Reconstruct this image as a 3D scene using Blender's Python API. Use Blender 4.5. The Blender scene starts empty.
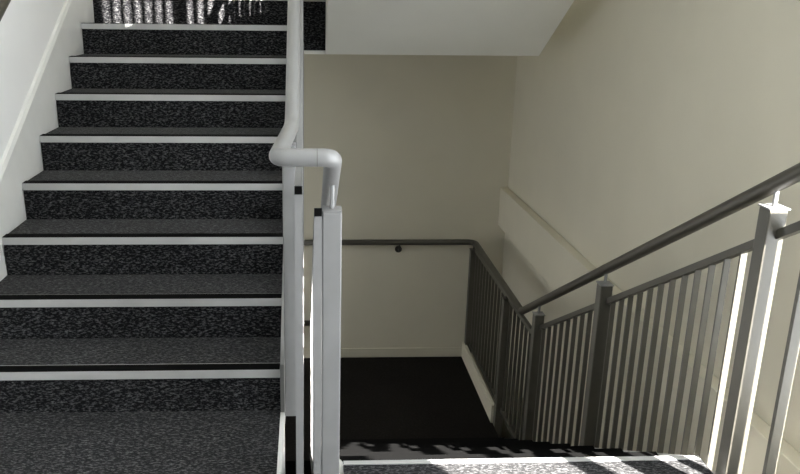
import bpy, bmesh, math, random
from mathutils import Vector, Matrix
random.seed(4)
S = bpy.context.scene
COL = S.collection

# ------------------------------------------------------------------ camera
R_ = Vector((0.99898315, -0.04383581, 0.01053984))
U_ = Vector((0.00245537, 0.28632739, 0.9581287))
F_ = Vector((0.04501819, 0.95712854, -0.28614387))
cd = bpy.data.cameras.new('camera')
cam = bpy.data.objects.new('camera', cd); COL.objects.link(cam)
cam.matrix_world = Matrix(((R_.x, U_.x, -F_.x, 0.0992), (R_.y, U_.y, -F_.y, -2.4061), (R_.z, U_.z, -F_.z, 1.4906), (0, 0, 0, 1)))
cd.sensor_width = 36; cd.lens = 791.99 / 800 * 36
cd.shift_x = (400 - 341.87) / 800; cd.shift_y = (239.83 - 237) / 800
cd.clip_start = 0.05
S.camera = cam

# ------------------------------------------------------------------ light
w = bpy.data.worlds.new('daylight'); S.world = w; w.use_nodes = True
bg = w.node_tree.nodes['Background']; bg.inputs[0].default_value = (0.93, 0.97, 1.0, 1); bg.inputs[1].default_value = 11.0
sd = bpy.data.lights.new('sun', 'SUN'); sd.energy = 85; sd.angle = math.radians(0.6); sd.color = (1.0, 0.96, 0.9)
sun = bpy.data.objects.new('sun', sd); COL.objects.link(sun)
SUN = Vector((0.545, -0.838, 0.65)).normalized()
sun.rotation_euler = SUN.to_track_quat('Z', 'Y').to_euler()
sun.location = (6, -8, 6)
def portal(name, x, y0, y1, z0, z1):
    d = bpy.data.lights.new(name, 'AREA'); d.shape = 'RECTANGLE'; d.size = abs(y1 - y0); d.size_y = abs(z1 - z0)
    d.cycles.is_portal = True
    o = bpy.data.objects.new(name, d); COL.objects.link(o)
    o.location = (x, (y0 + y1) / 2, (z0 + z1) / 2)
    o.rotation_euler = Vector((1, 0, 0)).to_track_quat('Z', 'Y').to_euler()   # shines towards -X
    M = Matrix(((0, 0, 1), (1, 0, 0), (0, 1, 0)))
    o.rotation_euler = M.to_euler()
    return o
XL_WALL = -1.225
WIN_LOW = (-2.35, -0.33, 0.05, 2.65)      # Y0, Y1, Z0, Z1 of the opening
WIN_UP = (-2.12, -0.30, 3.25, 5.4)
portal('daylight_window', 1.97, *WIN_LOW)
portal('daylight_window_upper', 1.97, *WIN_UP)
FILL_LEFT = (2.95, 3.60, -0.55, 0.10)  # added opening, hidden under the flight, brightens the lower back wall
pl = portal('fill_portal_lower_landing', XL_WALL - 0.17, *FILL_LEFT)
pl.rotation_euler = (Matrix(((0, 0, -1), (-1, 0, 0), (0, 1, 0)))).to_euler()
S.view_settings.view_transform = 'Standard'; S.view_settings.look = 'None'
S.view_settings.exposure = 0.03; S.view_settings.gamma = 1.0; S.view_settings.use_curve_mapping = False
S.cycles.use_denoising = True
S.cycles.max_bounces = 10; S.cycles.diffuse_bounces = 8
S.cycles.sample_clamp_indirect = 6

# ------------------------------------------------------------------ materials
def mat(name, col, rough=0.6, metal=0.0, spec=0.5, vary=None, scale=8, bump=None, col2=None):
    m = bpy.data.materials.new(name); m.use_nodes = True
    nt = m.node_tree; b = nt.nodes['Principled BSDF']
    b.inputs['Base Color'].default_value = (*col, 1); b.inputs['Roughness'].default_value = rough
    b.inputs['Metallic'].default_value = metal; b.inputs['Specular IOR Level'].default_value = spec
    tc = nt.nodes.new('ShaderNodeTexCoord')
    if vary:
        n = nt.nodes.new('ShaderNodeTexNoise'); n.inputs['Scale'].default_value = scale; n.inputs['Detail'].default_value = 6
        nt.links.new(tc.outputs['Object'], n.inputs['Vector'])
        r = nt.nodes.new('ShaderNodeValToRGB')
        c2 = col2 or tuple(c * (1 - vary) for c in col)
        r.color_ramp.elements[0].position = 0.35; r.color_ramp.elements[0].color = (*c2, 1)
        r.color_ramp.elements[1].position = 0.65; r.color_ramp.elements[1].color = (*col, 1)
        nt.links.new(n.outputs['Fac'], r.inputs['Fac']); nt.links.new(r.outputs['Color'], b.inputs['Base Color'])
    if bump:
        n2 = nt.nodes.new('ShaderNodeTexNoise'); n2.inputs['Scale'].default_value = bump[0]; n2.inputs['Detail'].default_value = 4
        nt.links.new(tc.outputs['Object'], n2.inputs['Vector'])
        bp = nt.nodes.new('ShaderNodeBump'); bp.inputs['Strength'].default_value = bump[1]; bp.inputs['Distance'].default_value = bump[2]
        nt.links.new(n2.outputs['Fac'], bp.inputs['Height']); nt.links.new(bp.outputs['Normal'], b.inputs['Normal'])
    return m

def carpet_mat(name, dark, light, sheen=0.0):
    m = bpy.data.materials.new(name); m.use_nodes = True
    nt = m.node_tree; b = nt.nodes['Principled BSDF']; L = nt.links.new
    b.inputs['Roughness'].default_value = 0.95; b.inputs['Specular IOR Level'].default_value = 0.05
    b.inputs['Sheen Weight'].default_value = sheen; b.inputs['Sheen Roughness'].default_value = 0.45
    tc = nt.nodes.new('ShaderNodeTexCoord')
    n = nt.nodes.new('ShaderNodeTexNoise'); n.inputs['Scale'].default_value = 125; n.inputs['Detail'].default_value = 3; n.inputs['Roughness'].default_value = 0.7
    mp = nt.nodes.new('ShaderNodeMapping'); mp.inputs['Rotation'].default_value = (0.5, 0.6, 0.5); mp.inputs['Scale'].default_value = (0.55, 1.3, 1.3)
    L(tc.outputs['Object'], mp.inputs['Vector']); L(mp.outputs['Vector'], n.inputs['Vector'])
    r = nt.nodes.new('ShaderNodeValToRGB')
    e = r.color_ramp.elements
    e[0].position = 0.49; e[0].color = (*dark, 1); e[1].position = 0.74; e[1].color = (*light, 1)
    L(n.outputs['Fac'], r.inputs['Fac'])
    n3 = nt.nodes.new('ShaderNodeTexNoise'); n3.inputs['Scale'].default_value = 3.5; n3.inputs['Detail'].default_value = 3
    L(tc.outputs['Object'], n3.inputs['Vector'])
    mr = nt.nodes.new('ShaderNodeMapRange'); mr.inputs['To Min'].default_value = 0.72; mr.inputs['To Max'].default_value = 1.28
    L(n3.outputs['Fac'], mr.inputs['Value'])
    mx = nt.nodes.new('ShaderNodeMix'); mx.data_type = 'RGBA'; mx.blend_type = 'MULTIPLY'; mx.inputs['Factor'].default_value = 1
    L(r.outputs['Color'], mx.inputs['A']); L(mr.outputs['Result'], mx.inputs['B']); L(mx.outputs['Result'], b.inputs['Base Color'])
    bp = nt.nodes.new('ShaderNodeBump'); bp.inputs['Strength'].default_value = 0.7; bp.inputs['Distance'].default_value = 0.004
    L(n.outputs['Fac'], bp.inputs['Height']); L(bp.outputs['Normal'], b.inputs['Normal'])
    return m

M = dict(
    cream=mat('cream wall paint', (0.60, 0.568, 0.468), 0.75, vary=0.04, scale=2.5, bump=(60, 0.15, 0.002), spec=0.25),
    white=mat('white wall paint', (0.87, 0.87, 0.87), 0.7, vary=0.03, scale=3, spec=0.3),
    soffit=mat('soffit paint', (0.82, 0.82, 0.77), 0.8, vary=0.03, scale=3, spec=0.2),
    gloss=mat('white gloss trim', (0.80, 0.80, 0.78), 0.35, vary=0.04, scale=9),
    rail=mat('grey satin rail paint', (0.225, 0.225, 0.225), 0.38, vary=0.06, scale=14),
    taupe=mat('shade-darkened taupe rail paint', (0.05, 0.046, 0.035), 0.40, vary=0.08, scale=14),  # outer balustrade's shade mixed into the colour; wall handrails share it
    post=mat('shade-darkened steel post paint', (0.075, 0.071, 0.058), 0.42, vary=0.07, scale=14),  # outer posts and bars, colour darkened towards their shaded sides
    black=mat('black plastic', (0.003, 0.003, 0.003), 0.9, spec=0.08),
    rubber=mat('black grip strip', (0.003, 0.003, 0.003), 0.9, spec=0.06),
    alu=mat('brushed aluminium nosing', (0.47, 0.47, 0.465), 0.5, metal=0.2, vary=0.12, scale=7),
    darkmetal=mat('dark bronze bracket', (0.03, 0.027, 0.022), 0.4),
    carpet=carpet_mat('charcoal flecked carpet', (0.006, 0.006, 0.007), (0.135, 0.135, 0.138), 0.09),
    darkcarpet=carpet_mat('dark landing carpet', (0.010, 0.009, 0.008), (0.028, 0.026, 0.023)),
    rear=mat('grey low-bounce rear wall', (0.22, 0.22, 0.22), 0.8, vary=0.05, scale=3),  # unseen wall, grey chosen to cut light bounced onto the risers
    frame=mat('white window frame', (0.75, 0.75, 0.74), 0.4),
)

# ------------------------------------------------------------------ mesh helpers
def box(bm, x0, x1, y0, y1, z0, z1):
    v = [bm.verts.new(p) for p in ((x0, y0, z0), (x1, y0, z0), (x1, y1, z0), (x0, y1, z0), (x0, y0, z1), (x1, y0, z1), (x1, y1, z1), (x0, y1, z1))]
    for f in ((0, 3, 2, 1), (4, 5, 6, 7), (0, 1, 5, 4), (1, 2, 6, 5), (2, 3, 7, 6), (3, 0, 4, 7)):
        bm.faces.new([v[i] for i in f])
def prism_x(bm, prof, x0, x1):
    """profile in the Y-Z plane, swept along X"""
    a = [bm.verts.new((x0, y, z)) for y, z in prof]; b = [bm.verts.new((x1, y, z)) for y, z in prof]
    n = len(prof)
    bm.faces.new(a); bm.faces.new(b[::-1])
    for i in range(n):
        bm.faces.new((a[i], a[(i + 1) % n], b[(i + 1) % n], b[i])[::-1])
def new(name, bm, m, parent=None, bevel=0, smooth=False, segs=2):
    bmesh.ops.recalc_face_normals(bm, faces=bm.faces)
    me = bpy.data.meshes.new(name); bm.to_mesh(me); bm.free()
    o = bpy.data.objects.new(name, me); COL.objects.link(o); me.materials.append(m)
    if parent: o.parent = parent
    if bevel:
        md = o.modifiers.new('bevel', 'BEVEL'); md.width = bevel; md.segments = segs; md.limit_method = 'ANGLE'; md.angle_limit = math.radians(40)
    if smooth:
        for p in me.polygons: p.use_smooth = True
    return o
def bx(name, dims, m, parent=None, bevel=0):
    bm = bmesh.new(); box(bm, *dims); return new(name, bm, m, parent, bevel)
def empty(name, loc):
    o = bpy.data.objects.new(name, None); o.empty_display_size = 0.1; o.location = (0, 0, 0); COL.objects.link(o); return o
def tag(o, label, cat=None, group=None, kind=None):
    o['label'] = label
    if cat: o['category'] = cat
    if group: o['group'] = group
    if kind: o['kind'] = kind
    return o
def struct(o, label):
    o['kind'] = 'structure'; o['label'] = label; return o
def fillet(pts, rad, n=6):
    pts = [Vector(p) for p in pts]; out = [pts[0]]
    for i in range(1, len(pts) - 1):
        p = pts[i]; a = (pts[i - 1] - p); b = (pts[i + 1] - p)
        r = rad[i] if isinstance(rad, (list, tuple)) else rad
        r = min(r, a.length * 0.45, b.length * 0.45); a.normalize(); b.normalize()
        s, e = p + a * r, p + b * r
        for k in range(n + 1):
            t = k / n
            out.append(s * (1 - t) ** 2 + p * 2 * t * (1 - t) + e * t * t)
    out.append(pts[-1]); return out
def tube(bm, pts, r, seg=20, cap=True):
    pts = [Vector(p) for p in pts]; rings = []
    t0 = (pts[1] - pts[0]).normalized()
    nrm = t0.orthogonal().normalized()
    prev = t0
    for i, p in enumerate(pts):
        if i == 0: t = t0
        elif i == len(pts) - 1: t = (pts[-1] - pts[-2]).normalized()
        else: t = ((pts[i + 1] - p).normalized() + (p - pts[i - 1]).normalized()).normalized()
        q = prev.rotation_difference(t); nrm = (q @ nrm); nrm = (nrm - t * nrm.dot(t)).normalized(); prev = t
        bn = t.cross(nrm)
        rings.append([bm.verts.new(p + nrm * (r * math.cos(2 * math.pi * k / seg)) + bn * (r * math.sin(2 * math.pi * k / seg))) for k in range(seg)])
    for a, b in zip(rings, rings[1:]):
        for k in range(seg):
            bm.faces.new((a[k], a[(k + 1) % seg], b[(k + 1) % seg], b[k]))
    if cap: bm.faces.new(rings[0][::-1]); bm.faces.new(rings[-1])

# ------------------------------------------------------------------ dimensions
RISE, RUN = 0.17, 0.302
SL = RISE / RUN
XL, XR, YB, YREAR = -1.225, 1.80, 4.05, -4.2
ZBOT, ZTOP = -3.06, 5.8
UPY = 9 * RUN                 # front edge of the upper landing
UPZ = 9 * RISE
LOWZ = -9 * RISE
Y0D = -0.048                  # top nosing of the descending flight
def zn(y): return LOWZ if False else -SL * (y - Y0D)   # nosing line of the descending flight

# ------------------------------------------------------------------ room shell
def wall_with_holes(name, x0, x1, ya, yb, za, zb, holes, m):
    """wall slab normal to X with rectangular openings (y0,y1,z0,z1)"""
    ys = sorted({ya, yb, *[h[0] for h in holes], *[h[1] for h in holes]})
    zs = sorted({za, zb, *[h[2] for h in holes], *[h[3] for h in holes]})
    bm = bmesh.new()
    for i in range(len(ys) - 1):
        for j in range(len(zs) - 1):
            cy, cz = (ys[i] + ys[i + 1]) / 2, (zs[j] + zs[j + 1]) / 2
            if any(h[0] < cy < h[1] and h[2] < cz < h[3] for h in holes): continue
            box(bm, x0, x1, ys[i], ys[i + 1], zs[j], zs[j + 1])
    bmesh.ops.remove_doubles(bm, verts=bm.verts, dist=1e-5)
    return new(name, bm, m)
struct(wall_with_holes('wall_right', XR, XR + 0.22, YREAR, YB, ZBOT, ZTOP, [WIN_LOW, WIN_UP], M['cream']), 'cream painted wall beyond the right balustrade')
struct(bx('wall_back', (XL - 0.2, XR + 0.22, YB, YB + 0.2, ZBOT, ZTOP), M['cream']), 'cream back wall above the lower landing')
struct(wall_with_holes('wall_left', XL - 0.2, XL, YREAR, YB, ZBOT, ZTOP, [FILL_LEFT], M['white']), 'bright white wall beside the ascending stairs')
struct(bx('wall_rear', (XL - 0.2, XR + 0.22, YREAR - 0.2, YREAR, ZBOT, ZTOP), M['rear']), 'wall behind the viewer, greyed to cut bounced light')
struct(bx('ceiling', (XL - 0.2, XR + 0.22, YREAR - 0.2, YB + 0.2, ZTOP, ZTOP + 0.2), M['soffit']), 'white ceiling over the stairwell')
struct(bx('trim_1', (1.735, XR, 2.2 - 3.4, YB, -0.31, 0.02), M['cream'], bevel=0.004), 'cream ledge running along the right wall')
struct(bx('baseboard_back', (XL, XR, YB - 0.014, YB, LOWZ, LOWZ + 0.087), M['cream'], bevel=0.004), 'cream skirting board at the foot of the back wall')

# window frames in the right wall (out of frame, they let the sun in)
def window(name, y0, y1, z0, z1, bars, label, x0=XR + 0.08):
    bm = bmesh.new(); x1 = x0 + 0.06; f = 0.05
    box(bm, x0, x1, y0, y0 + f, z0, z1); box(bm, x0, x1, y1 - f, y1, z0, z1)
    box(bm, x0, x1, y0 + f, y1 - f, z0, z0 + f); box(bm, x0, x1, y0 + f, y1 - f, z1 - f, z1)
    for b in bars: box(bm, x0, x1, b - 0.03, b + 0.03, z0 + f, z1 - f)
    struct(new(name, bm, M['frame']), label)
window('window_1', *WIN_LOW, [-1.42], 'tall white framed window beside the main landing')
window('window_2', *WIN_UP, [], 'white framed window of the upper storey')

window('fill_window_3', *FILL_LEFT, [], 'added unseen window that brightens the lower landing', XL - 0.14)  # frame of the added fill opening, unseen
# main landing floor: an L-shape around the stair well
bm = bmesh.new()
TH = 0.30
box(bm, XL, 0.0, YREAR, RUN + 0.012, -TH, 0)
box(bm, 0.0, 0.2235, YREAR, -0.36, -TH, 0)
box(bm, 0.2235, 1.455, YREAR, Y0D - 0.022, -TH, 0)
box(bm, 1.455, XR, YREAR, -0.50, -TH, 0)
struct(new('floor', bm, M['carpet']), 'charcoal flecked carpet of the main landing')
et = bx('trim_2', (0.0, 0.016, -0.36, RUN - 0.012, -TH, 0.004), M['gloss'], bevel=0.002)
struct(et, 'white edging along the open side of the landing')
# lower landing
bm = bmesh.new()
YLOW = Y0D + 8 * RUN
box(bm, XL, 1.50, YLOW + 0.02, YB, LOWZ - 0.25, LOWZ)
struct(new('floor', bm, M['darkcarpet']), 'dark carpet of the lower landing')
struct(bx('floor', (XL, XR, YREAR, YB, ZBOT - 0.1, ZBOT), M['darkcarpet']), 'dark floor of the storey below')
struct(bx('trim_3', (1.485, 1.515, 2.87, YB - 0.015, LOWZ, LOWZ + 0.145), M['cream'], bevel=0.003), 'cream upstand along the edge of the lower landing')
# upper landing slab
bm = bmesh.new(); box(bm, XL, 1.5876, UPY + 0.006, YB, UPZ - 0.349, UPZ - 0.006)
ul = struct(new('floor', bm, M['soffit']), 'upper landing slab with black carpeted edge')
fa = bx('fascia_carpet', (0.0, 0.2235, UPY - 0.006, UPY + 0.004, UPZ - 0.325, UPZ - 0.03), M['carpet'], ul); fa['label'] = 'black carpet on the landing edge'
bx('carpet', (XL, 1.5876, UPY + 0.02, YB, UPZ - 0.006, UPZ), M['carpet'], ul)
bx('edge_nosing', (0.0, 0.2235, UPY - 0.012, UPY + 0.03, UPZ - 0.028, UPZ + 0.001), M['alu'], ul)
# top storey landing over the camera
bm = bmesh.new(); box(bm, XL, XR - 0.0, YREAR, -0.35, 2 * UPZ - 0.30, 2 * UPZ)
struct(new('floor', bm, M['soffit']), 'landing of the storey above')

# ------------------------------------------------------------------ stairs
def step(parent, x0, x1, y, z, dy=1, body_to=None, m=None, depth=RUN):
    """one carpeted step whose nosing is at y,z; dy=+1 climbs towards +Y"""
    bm = bmesh.new()
    back = y + dy * depth
    fr = y + dy * 0.012
    prof = [(fr, z - RISE), (fr, z), (back + dy * 0.012, z), (back + dy * 0.012, z - RISE)]
    prism_x(bm, prof, x0, x1)
    s = new('step', bm, m or M['carpet'], parent)
    bm = bmesh.new()      # aluminium nosing: front lip and thin top leg
    prof = [(y - dy * 0.001, z - 0.028), (y - dy * 0.001, z + 0.003), (y + dy * 0.062, z + 0.003), (y + dy * 0.062, z), (y + dy * 0.012, z), (y + dy * 0.012, z - 0.028)]
    prism_x(bm, prof, x0, x1)
    n = new('nosing', bm, M['alu'], s); n['label'] = 'pale aluminium stair nosing'
    bm = bmesh.new(); prism_x(bm, [(y + dy * 0.004, z + 0.003), (y + dy * 0.004, z + 0.0055), (y + dy * 0.054, z + 0.0055), (y + dy * 0.054, z + 0.003)], x0 + 0.001, x1 - 0.001)
    new('grip_strip', bm, M['rubber'], s)['label'] = 'black grip strip set into the nosing'
    return s

# ascending flight on the left
up = empty('staircase', (0, 0, 0))
tag(up, 'charcoal carpeted stairs climbing away on the left, pale nosings', 'staircase')
for k in range(1, 9): step(up, -1.203, 0.0, k * RUN, k * RISE)
bm = bmesh.new()   # riser up to the landing
prism_x(bm, [(UPY + 0.0125, UPZ - RISE), (UPY + 0.0125, UPZ - 0.0061), (UPY + 0.0055, UPZ - 0.0061), (UPY + 0.0055, UPZ - RISE)], -1.203, -0.001)
s9 = new('riser', bm, M['carpet'], up)
bm = bmesh.new(); prism_x(bm, [(UPY - 0.004, UPZ - 0.028), (UPY - 0.004, UPZ + 0.003), (UPY + 0.06, UPZ + 0.003), (UPY + 0.06, UPZ), (UPY + 0.005, UPZ), (UPY + 0.005, UPZ - 0.028)], -1.203, -0.001)
new('nosing', bm, M['alu'], s9)
# closed underside and white stringer at the well
bm = bmesh.new()
prism_x(bm, [(RUN + 0.06, 0.0), (RUN + 0.02, -0.02), (RUN + 0.30, -0.10), (UPY, UPZ - 0.36), (UPY, UPZ - RISE - 0.05)], -1.203, -0.002)
new('underside', bm, M['soffit'], up)
bm = bmesh.new()
prism_x(bm, [(RUN - 0.01, 0.0), (RUN - 0.01, 0.20), (RUN + 0.02, 0.20 + 0.02 * SL), (UPY - 0.006, UPZ + 0.03), (UPY - 0.006, UPZ - 0.36), (RUN + 0.3, -0.12), (RUN - 0.01, -0.06)], 0.001, 0.016)
new('stringer', bm, M['rail'], up, bevel=0.002)['label'] = 'grey stringer on the open side'
# sawtooth skirting on the left wall
off = 0.215
top = [(-0.2, 0.12), (0.15, 0.12), (RUN - 0.12, 0.14)]
prof = [(-3.9, 0.0), (-3.9, 0.12), (0.0, 0.12), (0.12, 0.067 + 0.215 - 0.02), (UPY - 0.1, SL * (UPY - 0.1) + off), (UPY + 0.05, UPZ + 0.14), (YB - 0.01, UPZ + 0.14), (YB - 0.01, UPZ + 0.001)]
for k in range(9, 0, -1):
    y = k * RUN
    prof.append((y + (0.02 if k == 9 else 0.0), k * RISE)); prof.append((y + 0.012 if k < 9 else y + 0.02, (k - 1) * RISE))
clean = []
bm = bmesh.new(); prism_x(bm, prof, XL, -1.2035)
sk = struct(new('trim_4', bm, M['gloss']), 'white sloping skirting following the ascending stairs')
bm = bmesh.new()
capp = [(-3.9, 0.12), (0.0, 0.12), (0.12, 0.067 + 0.215 - 0.02), (UPY - 0.1, SL * (UPY - 0.1) + off), (UPY + 0.05, UPZ + 0.14), (YB - 0.01, UPZ + 0.14)]
pf = [(y, z) for y, z in capp] + [(y, z + 0.028) for y, z in capp[::-1]]
a = [(XL, 0.0)]
n = len(capp)
r1 = [bm.verts.new((-1.2035, y, z)) for y, z in capp]; r2 = [bm.verts.new((-1.212, y, z + 0.022)) for y, z in capp]; r3 = [bm.verts.new((XL, y, z + 0.028)) for y, z in capp]; r4 = [bm.verts.new((XL, y, z)) for y, z in capp]
for i in range(n - 1):
    for A, B in ((r1, r2), (r2, r3), (r3, r4), (r4, r1)): bm.faces.new((A[i], A[i + 1], B[i + 1], B[i]))
bm.faces.new((r1[0], r2[0], r3[0], r4[0])); bm.faces.new((r1[-1], r2[-1], r3[-1], r4[-1]))
new('moulding', bm, M['gloss'], sk)

# descending flight on the right
dn = empty('staircase', (0, 0, 0))
tag(dn, 'carpeted stairs dropping away in front of the main landing', 'staircase')
bm = bmesh.new()   # top nosing on the landing edge
prism_x(bm, [(Y0D - 0.022, -TH), (Y0D - 0.022, 0.003), (Y0D, 0.003), (Y0D, -0.028), (Y0D - 0.012, -0.028), (Y0D - 0.012, -TH)], 0.2235, 1.455)
new('nosing', bm, M['alu'], dn)['label'] = 'pale metal strip on the landing edge'
for k in range(1, 9):
    y = Y0D + k * RUN; z = -k * RISE
    bm = bmesh.new()
    prism_x(bm, [(y - RUN - 0.012, z), (y - RUN - 0.012, z - RISE), (y - 0.012, z - RISE), (y - 0.012, z)], 0.2235, 1.455)
    s = new('step', bm, M['carpet'], dn)
    bm = bmesh.new(); prism_x(bm, [(y - 0.062, z), (y - 0.062, z + 0.003), (y, z + 0.003), (y, z - 0.028), (y - 0.011, z - 0.028), (y - 0.011, z)], 0.2235, 1.455)
    new('nosing', bm, M['alu'], s)
    bm = bmesh.new(); prism_x(bm, [(y - 0.054, z + 0.003), (y - 0.054, z + 0.0055), (y - 0.004, z + 0.0055), (y - 0.004, z + 0.003)], 0.2245, 1.454)
    new('grip_strip', bm, M['rubber'], s)
for xa, xb in ((0.206, 0.2225), (1.456, 1.472)):
    bm = bmesh.new()
    prism_x(bm, [(Y0D - 0.05, -0.02), (Y0D + 0.03, -0.02), (YLOW, LOWZ + RISE - 0.02), (YLOW + 0.018, LOWZ - 0.15), (YLOW - 0.2, LOWZ - 0.22), (Y0D - 0.05, -0.33)], xa, xb)
    new('stringer', bm, M['gloss'], dn)

# flight above, coming back towards the viewer: only its soffit shows
fl = empty('staircase', (0, 0, 0))
tag(fl, 'underside of the next flight, pale sloping soffit at the top', 'staircase')
bm = bmesh.new()
ztop = 2 * UPZ - 0.35; yt = UPY - (ztop - (UPZ - 0.349)) / SL
prof = [(UPY + 0.004, UPZ - 0.349), (yt, ztop)]
z = 2 * UPZ - RISE; ys = []
pts = []
for k in range(1, 9):
    y = UPY - (k - 0.35) * RUN
    pts += [(y, UPZ + (k - 1) * RISE), (y, UPZ + k * RISE)]
ye = pts[-1][0] - RUN
pts += [(min(ye, yt), UPZ + 8 * RISE)]
prof = [(UPY + 0.004, UPZ - 0.349)] + [(UPY + 0.004, UPZ - 0.0)] + pts + [(min(ye, yt) , ztop + 0.0), (yt + 0.001, ztop)]
prism_x(bm, prof, 0.2235, 1.5876)
new('soffit', bm, M['soffit'], fl)['label'] = 'smooth pale grey soffit'

# ------------------------------------------------------------------ balustrades
HR = 0.0245
BARX = 0.020; BARY = 0.010; PITCH = 0.098
def handrail(parent, pts, rad, m, name='handrail'):
    bm = bmesh.new(); tube(bm, fillet(pts, rad), HR, 24)
    return new(name, bm, m, parent, smooth=True)
def post(parent, x0, x1, y0, y1, zb, zt, zrail, m, mcap, e=0.004):
    p = bx('post', (x0, x1, y0, y1, zb, zt), m, parent, 0.004)
    bx('cap', (x0 - e, x1 + e, y0 - e, y1 + e, zt, zt + 0.006), mcap, p, 0.002)
    bm = bmesh.new(); cx, cy = (x0 + x1) / 2, (y0 + y1) / 2
    tube(bm, [(cx, cy, zt), (cx, cy, zrail)], 0.0075, 12)
    new('pin', bm, mcap, p, smooth=False)
    return p
def sloped(parent, name, x0, x1, pts, h, m, bevel=0.002):
    bm = bmesh.new()
    prof = [(y, z) for y, z in pts] + [(y, z - h) for y, z in pts[::-1]]
    prism_x(bm, prof, x0, x1); return new(name, bm, m, parent, bevel)
def interp(pts, y):
    for (a, za), (b, zb) in zip(pts, pts[1:]):
        if min(a, b) <= y <= max(a, b): return za + (zb - za) * (y - a) / (b - a)
    return pts[-1][1]

# --- outer (right) balustrade: slope, lower landing, then the rail along the back wall
ob = empty('balustrade', (0, 0, 0))
tag(ob, 'shade-darkened metal balustrade and handrail down the right side of the stairs', 'balustrade')
xc = 1.529
hc = lambda y: 0.917 - SL * y
YBEND = 2.45
ZLR = -0.440
handrail(ob, [(xc, -0.49, 1.17), (xc, -0.44, hc(-0.44)), (xc, YBEND, hc(YBEND)), (xc, YB - 0.075, ZLR), (-1.15, YB - 0.075, ZLR)], [0, 0.02, 0.025, 0.07, 0], M['taupe'])
def bracket(x, y, z, wall_y):
    bm = bmesh.new()
    tube(bm, fillet([(x, y, z - 0.02), (x, y, z - 0.082), (x, wall_y, z - 0.082)], 0.02), 0.0065, 12)
    tube(bm, [(x, wall_y - 0.010, z - 0.082), (x, wall_y, z - 0.082)], 0.030, 24)
    return new('wall_bracket', bm, M['darkmetal'], ob)
for x in (0.888, -0.35): bracket(x, YB - 0.075, ZLR, YB)
zt = lambda y: 0.762 - SL * y
for y0, y1 in ((-0.147, -0.087), (1.08, 1.14), (2.05, 2.11)):
    c = (y0 + y1) / 2
    post(ob, 1.50, 1.558, y0, y1, -SL * c - 0.30, hc(c) - 0.078, hc(c) - 0.015, M['post'], M['rail'])
ZLT = -0.495
for y0, y1 in ((2.80, 2.86), (3.965, 4.025)):
    post(ob, 1.50, 1.558, y0, y1, LOWZ - 0.22 if y0 < 3 else LOWZ - 0.1, ZLR - 0.075, ZLR - 0.015, M['post'], M['taupe'])
px0, px1 = 1.531, 1.556
YT2 = (0.762 - ZLT) / SL
segs = [(-0.44, -0.147), (-0.087, 1.08), (1.14, 2.05), (2.11, 2.80), (2.86, 3.965)]
def top_at(y): return zt(y) if y < YT2 else ZLT
YBR = (-0.09 - (LOWZ + 0.165)) / SL
def bot_at(y): return -0.09 - SL * y if y < YBR else LOWZ + 0.165
for a, b in segs:
    pt = [(a, top_at(a))] + ([(YT2, ZLT)] if a < YT2 < b else []) + [(b, top_at(b))]
    sloped(ob, 'top_rail', px0, px1, pt, 0.032, M['taupe'])
    pb = [(a, bot_at(a))] + ([(YBR, LOWZ + 0.165)] if a < YBR < b else []) + [(b, bot_at(b))]
    sloped(ob, 'bottom_rail', px0, px1, pb, 0.030, M['taupe'])
    n = max(1, round((b - a) / PITCH)); 
    if a == -0.44: ys = [-0.30]
    elif a == -0.087: ys = [0.028 + 0.0905 * i for i in range(12) if 0.028 + 0.0905 * i < 1.06]
    else: ys = [a + (b - a) * (i + 0.5) / n for i in range(n)]
    for y in ys:
        t = top_at(y) - 0.031; bb = bot_at(y) - 0.001
        if y == -0.30: bx('baluster', (1.528, 1.561, y - 0.008, y + 0.008, bb, t), M['post'], ob, 0.001)
        else: bx('baluster', (1.533, 1.554, y - BARY / 2, y + BARY / 2, bb, t), M['post'], ob)
# end post on the landing slab, with feet
post(ob, 1.50, 1.558, -0.58, -0.50, 0.0, 1.06, 1.165, M['post'], M['rail'])
handrail(ob, [(xc, -0.49, 1.17), (xc, -0.54, 1.17), (XR, -0.54, 1.17)], [0, 0.03, 0], M['taupe'], 'return_rail')
bx('bottom_rail', (1.558, XR, -0.55, -0.53, 0.05, 0.075), M['taupe'], ob)
for x in (1.60, 1.69, 1.779): bx('baluster', (x - 0.015, x + 0.015, -0.546, -0.534, 0.074, 1.15), M['post'], ob)

# --- inner balustrades around the well, one continuous handrail with the cross-piece
ib = empty('balustrade', (0, 0, 0))
tag(ib, 'pale grey central balustrade, handrail crossing over at the landing', 'balustrade')
XA, XB = 0.045, 0.172
YX = -0.32; ZX = 1.096
ha = lambda y: 0.95 + SL * y
YA = (ZX - 0.95) / SL
hb = lambda y: 0.917 - SL * y
YEU = UPY + 0.20
handrail(ib, [(XA, YEU + 0.3, ha(YEU)), (XA, YEU, ha(YEU)), (XA + 0.008, YA, ZX), (0.022, YX, ZX), (XB, YX, ZX), (XB, YBEND, hb(YBEND)), (XB, YBEND + 0.35, hb(YBEND))],
         [0, 0.05, 0.08, 0.03, 0.03, 0.05, 0], M['rail'])
bm = bmesh.new(); tube(bm, [(0.128, YX, ZX), (0.1295, YX, ZX)], HR + 0.0006, 24); new('joint', bm, M['post'], ib)['label'] = 'fine dark joint line in the cross-piece'
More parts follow.
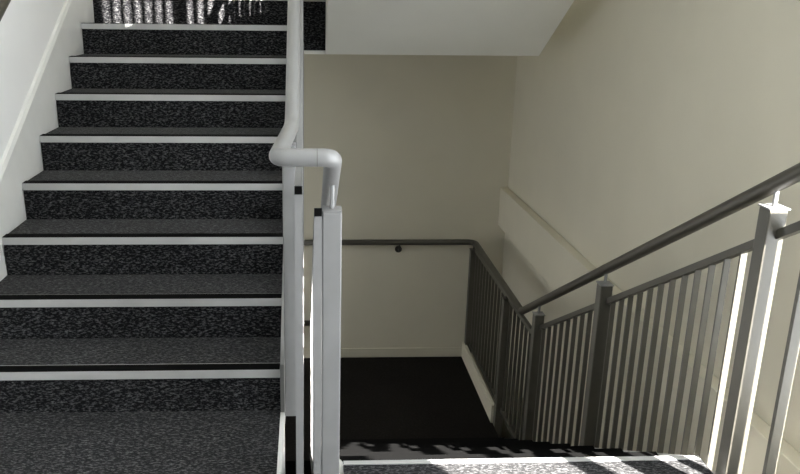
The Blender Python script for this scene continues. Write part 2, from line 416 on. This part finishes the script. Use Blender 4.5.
# ascending side
for y0, y1, zb in ((0.262, 0.292, 0.0), (1.45, 1.51, None), (2.62, 2.68, None)):
    c = (y0 + y1) / 2
    zb_ = zb if zb is not None else SL * c - 0.30
    post(ib, 0.018, 0.064, y0, y1, zb_, ha(c) - 0.078, ha(c) - 0.015, M['rail'], M['rail'], 0.0)
pa0, pa1 = 0.066, 0.088
bend = [(-0.20, 0.992), (YA, 0.992), (UPY, 0.992 + SL * (UPY - YA))]
botA = [(-0.20, -0.16), (0.20, -0.16), (UPY, -0.16 + SL * (UPY - 0.20))]
sloped(ib, 'top_rail', pa0, pa1, bend, 0.026, M['rail']); sloped(ib, 'bottom_rail', pa0, pa1, botA, 0.026, M['rail'])
bx('end_plug', (pa0, pa1, -0.203, -0.2, 0.967, 0.991), M['black'], ib)['label'] = 'black plug in the rail end'
bx('end_stile', (pa0, pa1, -0.2, -0.19, -0.185, 0.966), M['rail'], ib)
n = int((UPY + 0.1) / PITCH)
for i in range(n):
    y = -0.10 + i * PITCH
    bx('baluster', (pa0 + 0.002, pa1 - 0.002, y - 0.005, y + 0.005, interp(botA, y) - 0.001, interp(bend, y) - 0.025), M['rail'], ib)
# descending side
for y0, y1 in ((-0.20, -0.14), (1.08, 1.14), (2.05, 2.11)):
    c = (y0 + y1) / 2
    post(ib, 0.146, 0.203, y0, y1, -SL * c - 0.42, hb(c) - 0.100, hb(c) - 0.015, M['rail'], M['rail'], 0.0)
pb0, pb1 = 0.122, 0.1445
tb = [(-0.21, 0.93), (YBEND, 0.93 - SL * (YBEND + 0.21))]
bb_ = [(-0.21, -0.16), (0.05, -0.16), (YBEND, -0.16 - SL * (YBEND - 0.05))]
sloped(ib, 'top_rail', pb0, pb1, tb, 0.026, M['rail']); sloped(ib, 'bottom_rail', pb0, pb1, bb_, 0.026, M['rail'])
bx('end_plug', (pb0, pb1, -0.213, -0.21, 0.905, 0.929), M['black'], ib)['label'] = 'black plug in the rail end'
bx('end_stile', (pb0, pb1, -0.21, -0.20, -0.185, 0.904), M['rail'], ib)
n = int((YBEND + 0.1) / PITCH)
for i in range(n):
    y = -0.11 + i * PITCH
    bx('baluster', (pb0 + 0.002, pb1 - 0.002, y - 0.005, y + 0.005, interp(bb_, y) - 0.001, interp(tb, y) - 0.025), M['rail'], ib)

# --- handrail on the left wall, its underside cuts the top left corner
lh = empty('handrail', (0, 0, 0))
tag(lh, 'dark wall handrail above the left skirting, top left corner', 'handrail')
xl = XL + 0.075
hl = lambda y: 0.88 + SL * y
bm = bmesh.new(); tube(bm, fillet([(xl, 0.0, hl(0.18)), (xl, 0.18, hl(0.18)), (xl, UPY, hl(UPY)), (xl, UPY + 0.3, hl(UPY))], 0.05), HR, 20)
new('rail', bm, M['taupe'], lh, smooth=True)
for y in (0.5, 1.9):
    bm = bmesh.new(); z = hl(y)
    tube(bm, fillet([(xl, y, z - 0.02), (xl, y, z - 0.07), (XL, y, z - 0.07)], 0.02), 0.0065, 12)
    tube(bm, [(XL, y, z - 0.07), (XL + 0.008, y, z - 0.07)], 0.027, 20)
    new('wall_bracket', bm, M['darkmetal'], lh)
# --- short lower rail glimpsed through the slot between the posts
lr = empty('handrail', (0, 0, 0))
tag(lr, 'dark lower handrail glimpsed through the slot between the posts', 'handrail')
bm = bmesh.new(); tube(bm, [(-1.1, YB - 0.075, -1.17), (0.17, YB - 0.075, -1.17)], HR, 16); new('rail', bm, M['taupe'], lr, smooth=True)
for x in (-0.8, 0.0):
    bm = bmesh.new(); tube(bm, fillet([(x, YB - 0.075, -1.19), (x, YB - 0.075, -1.235), (x, YB, -1.235)], 0.02), 0.0065, 10)
    new('wall_bracket', bm, M['darkmetal'], lr)

# --- balustrade of the flight above, out of frame; its bars cut the sun into stripes on the top riser
ub = empty('balustrade', (0, 0, 0))
tag(ub, 'pale balustrade on the well side of the flight above', 'balustrade')
nu = lambda y: UPZ + RISE + SL * (UPY - 0.65 * RUN - y)
yu0, yu1 = 0.3, 2.50
sloped(ub, 'top_rail', 0.180, 0.200, [(yu0, nu(yu0) + 0.82), (yu1, nu(yu1) + 0.82)], 0.026, M['rail'])
sloped(ub, 'bottom_rail', 0.180, 0.200, [(yu0, nu(yu0) - 0.04), (yu1, nu(yu1) - 0.04)], 0.026, M['rail'])
bm = bmesh.new(); tube(bm, [(0.19, yu0, nu(yu0) + 0.95), (0.19, yu1, nu(yu1) + 0.95)], HR, 16); new('handrail', bm, M['rail'], ub, smooth=True)
for i in range(22):
    y = yu0 + 0.06 + i * PITCH
    bx('baluster', (0.181, 0.199, y - 0.012, y + 0.012, nu(y) - 0.06, nu(y) + 0.80), M['rail'], ub)
for y in (0.33, 1.4, 2.47):
    bx('post', (0.165, 0.215, y - 0.025, y + 0.025, nu(y) - 0.16, nu(y) + 0.94), M['rail'], ub, 0.003)
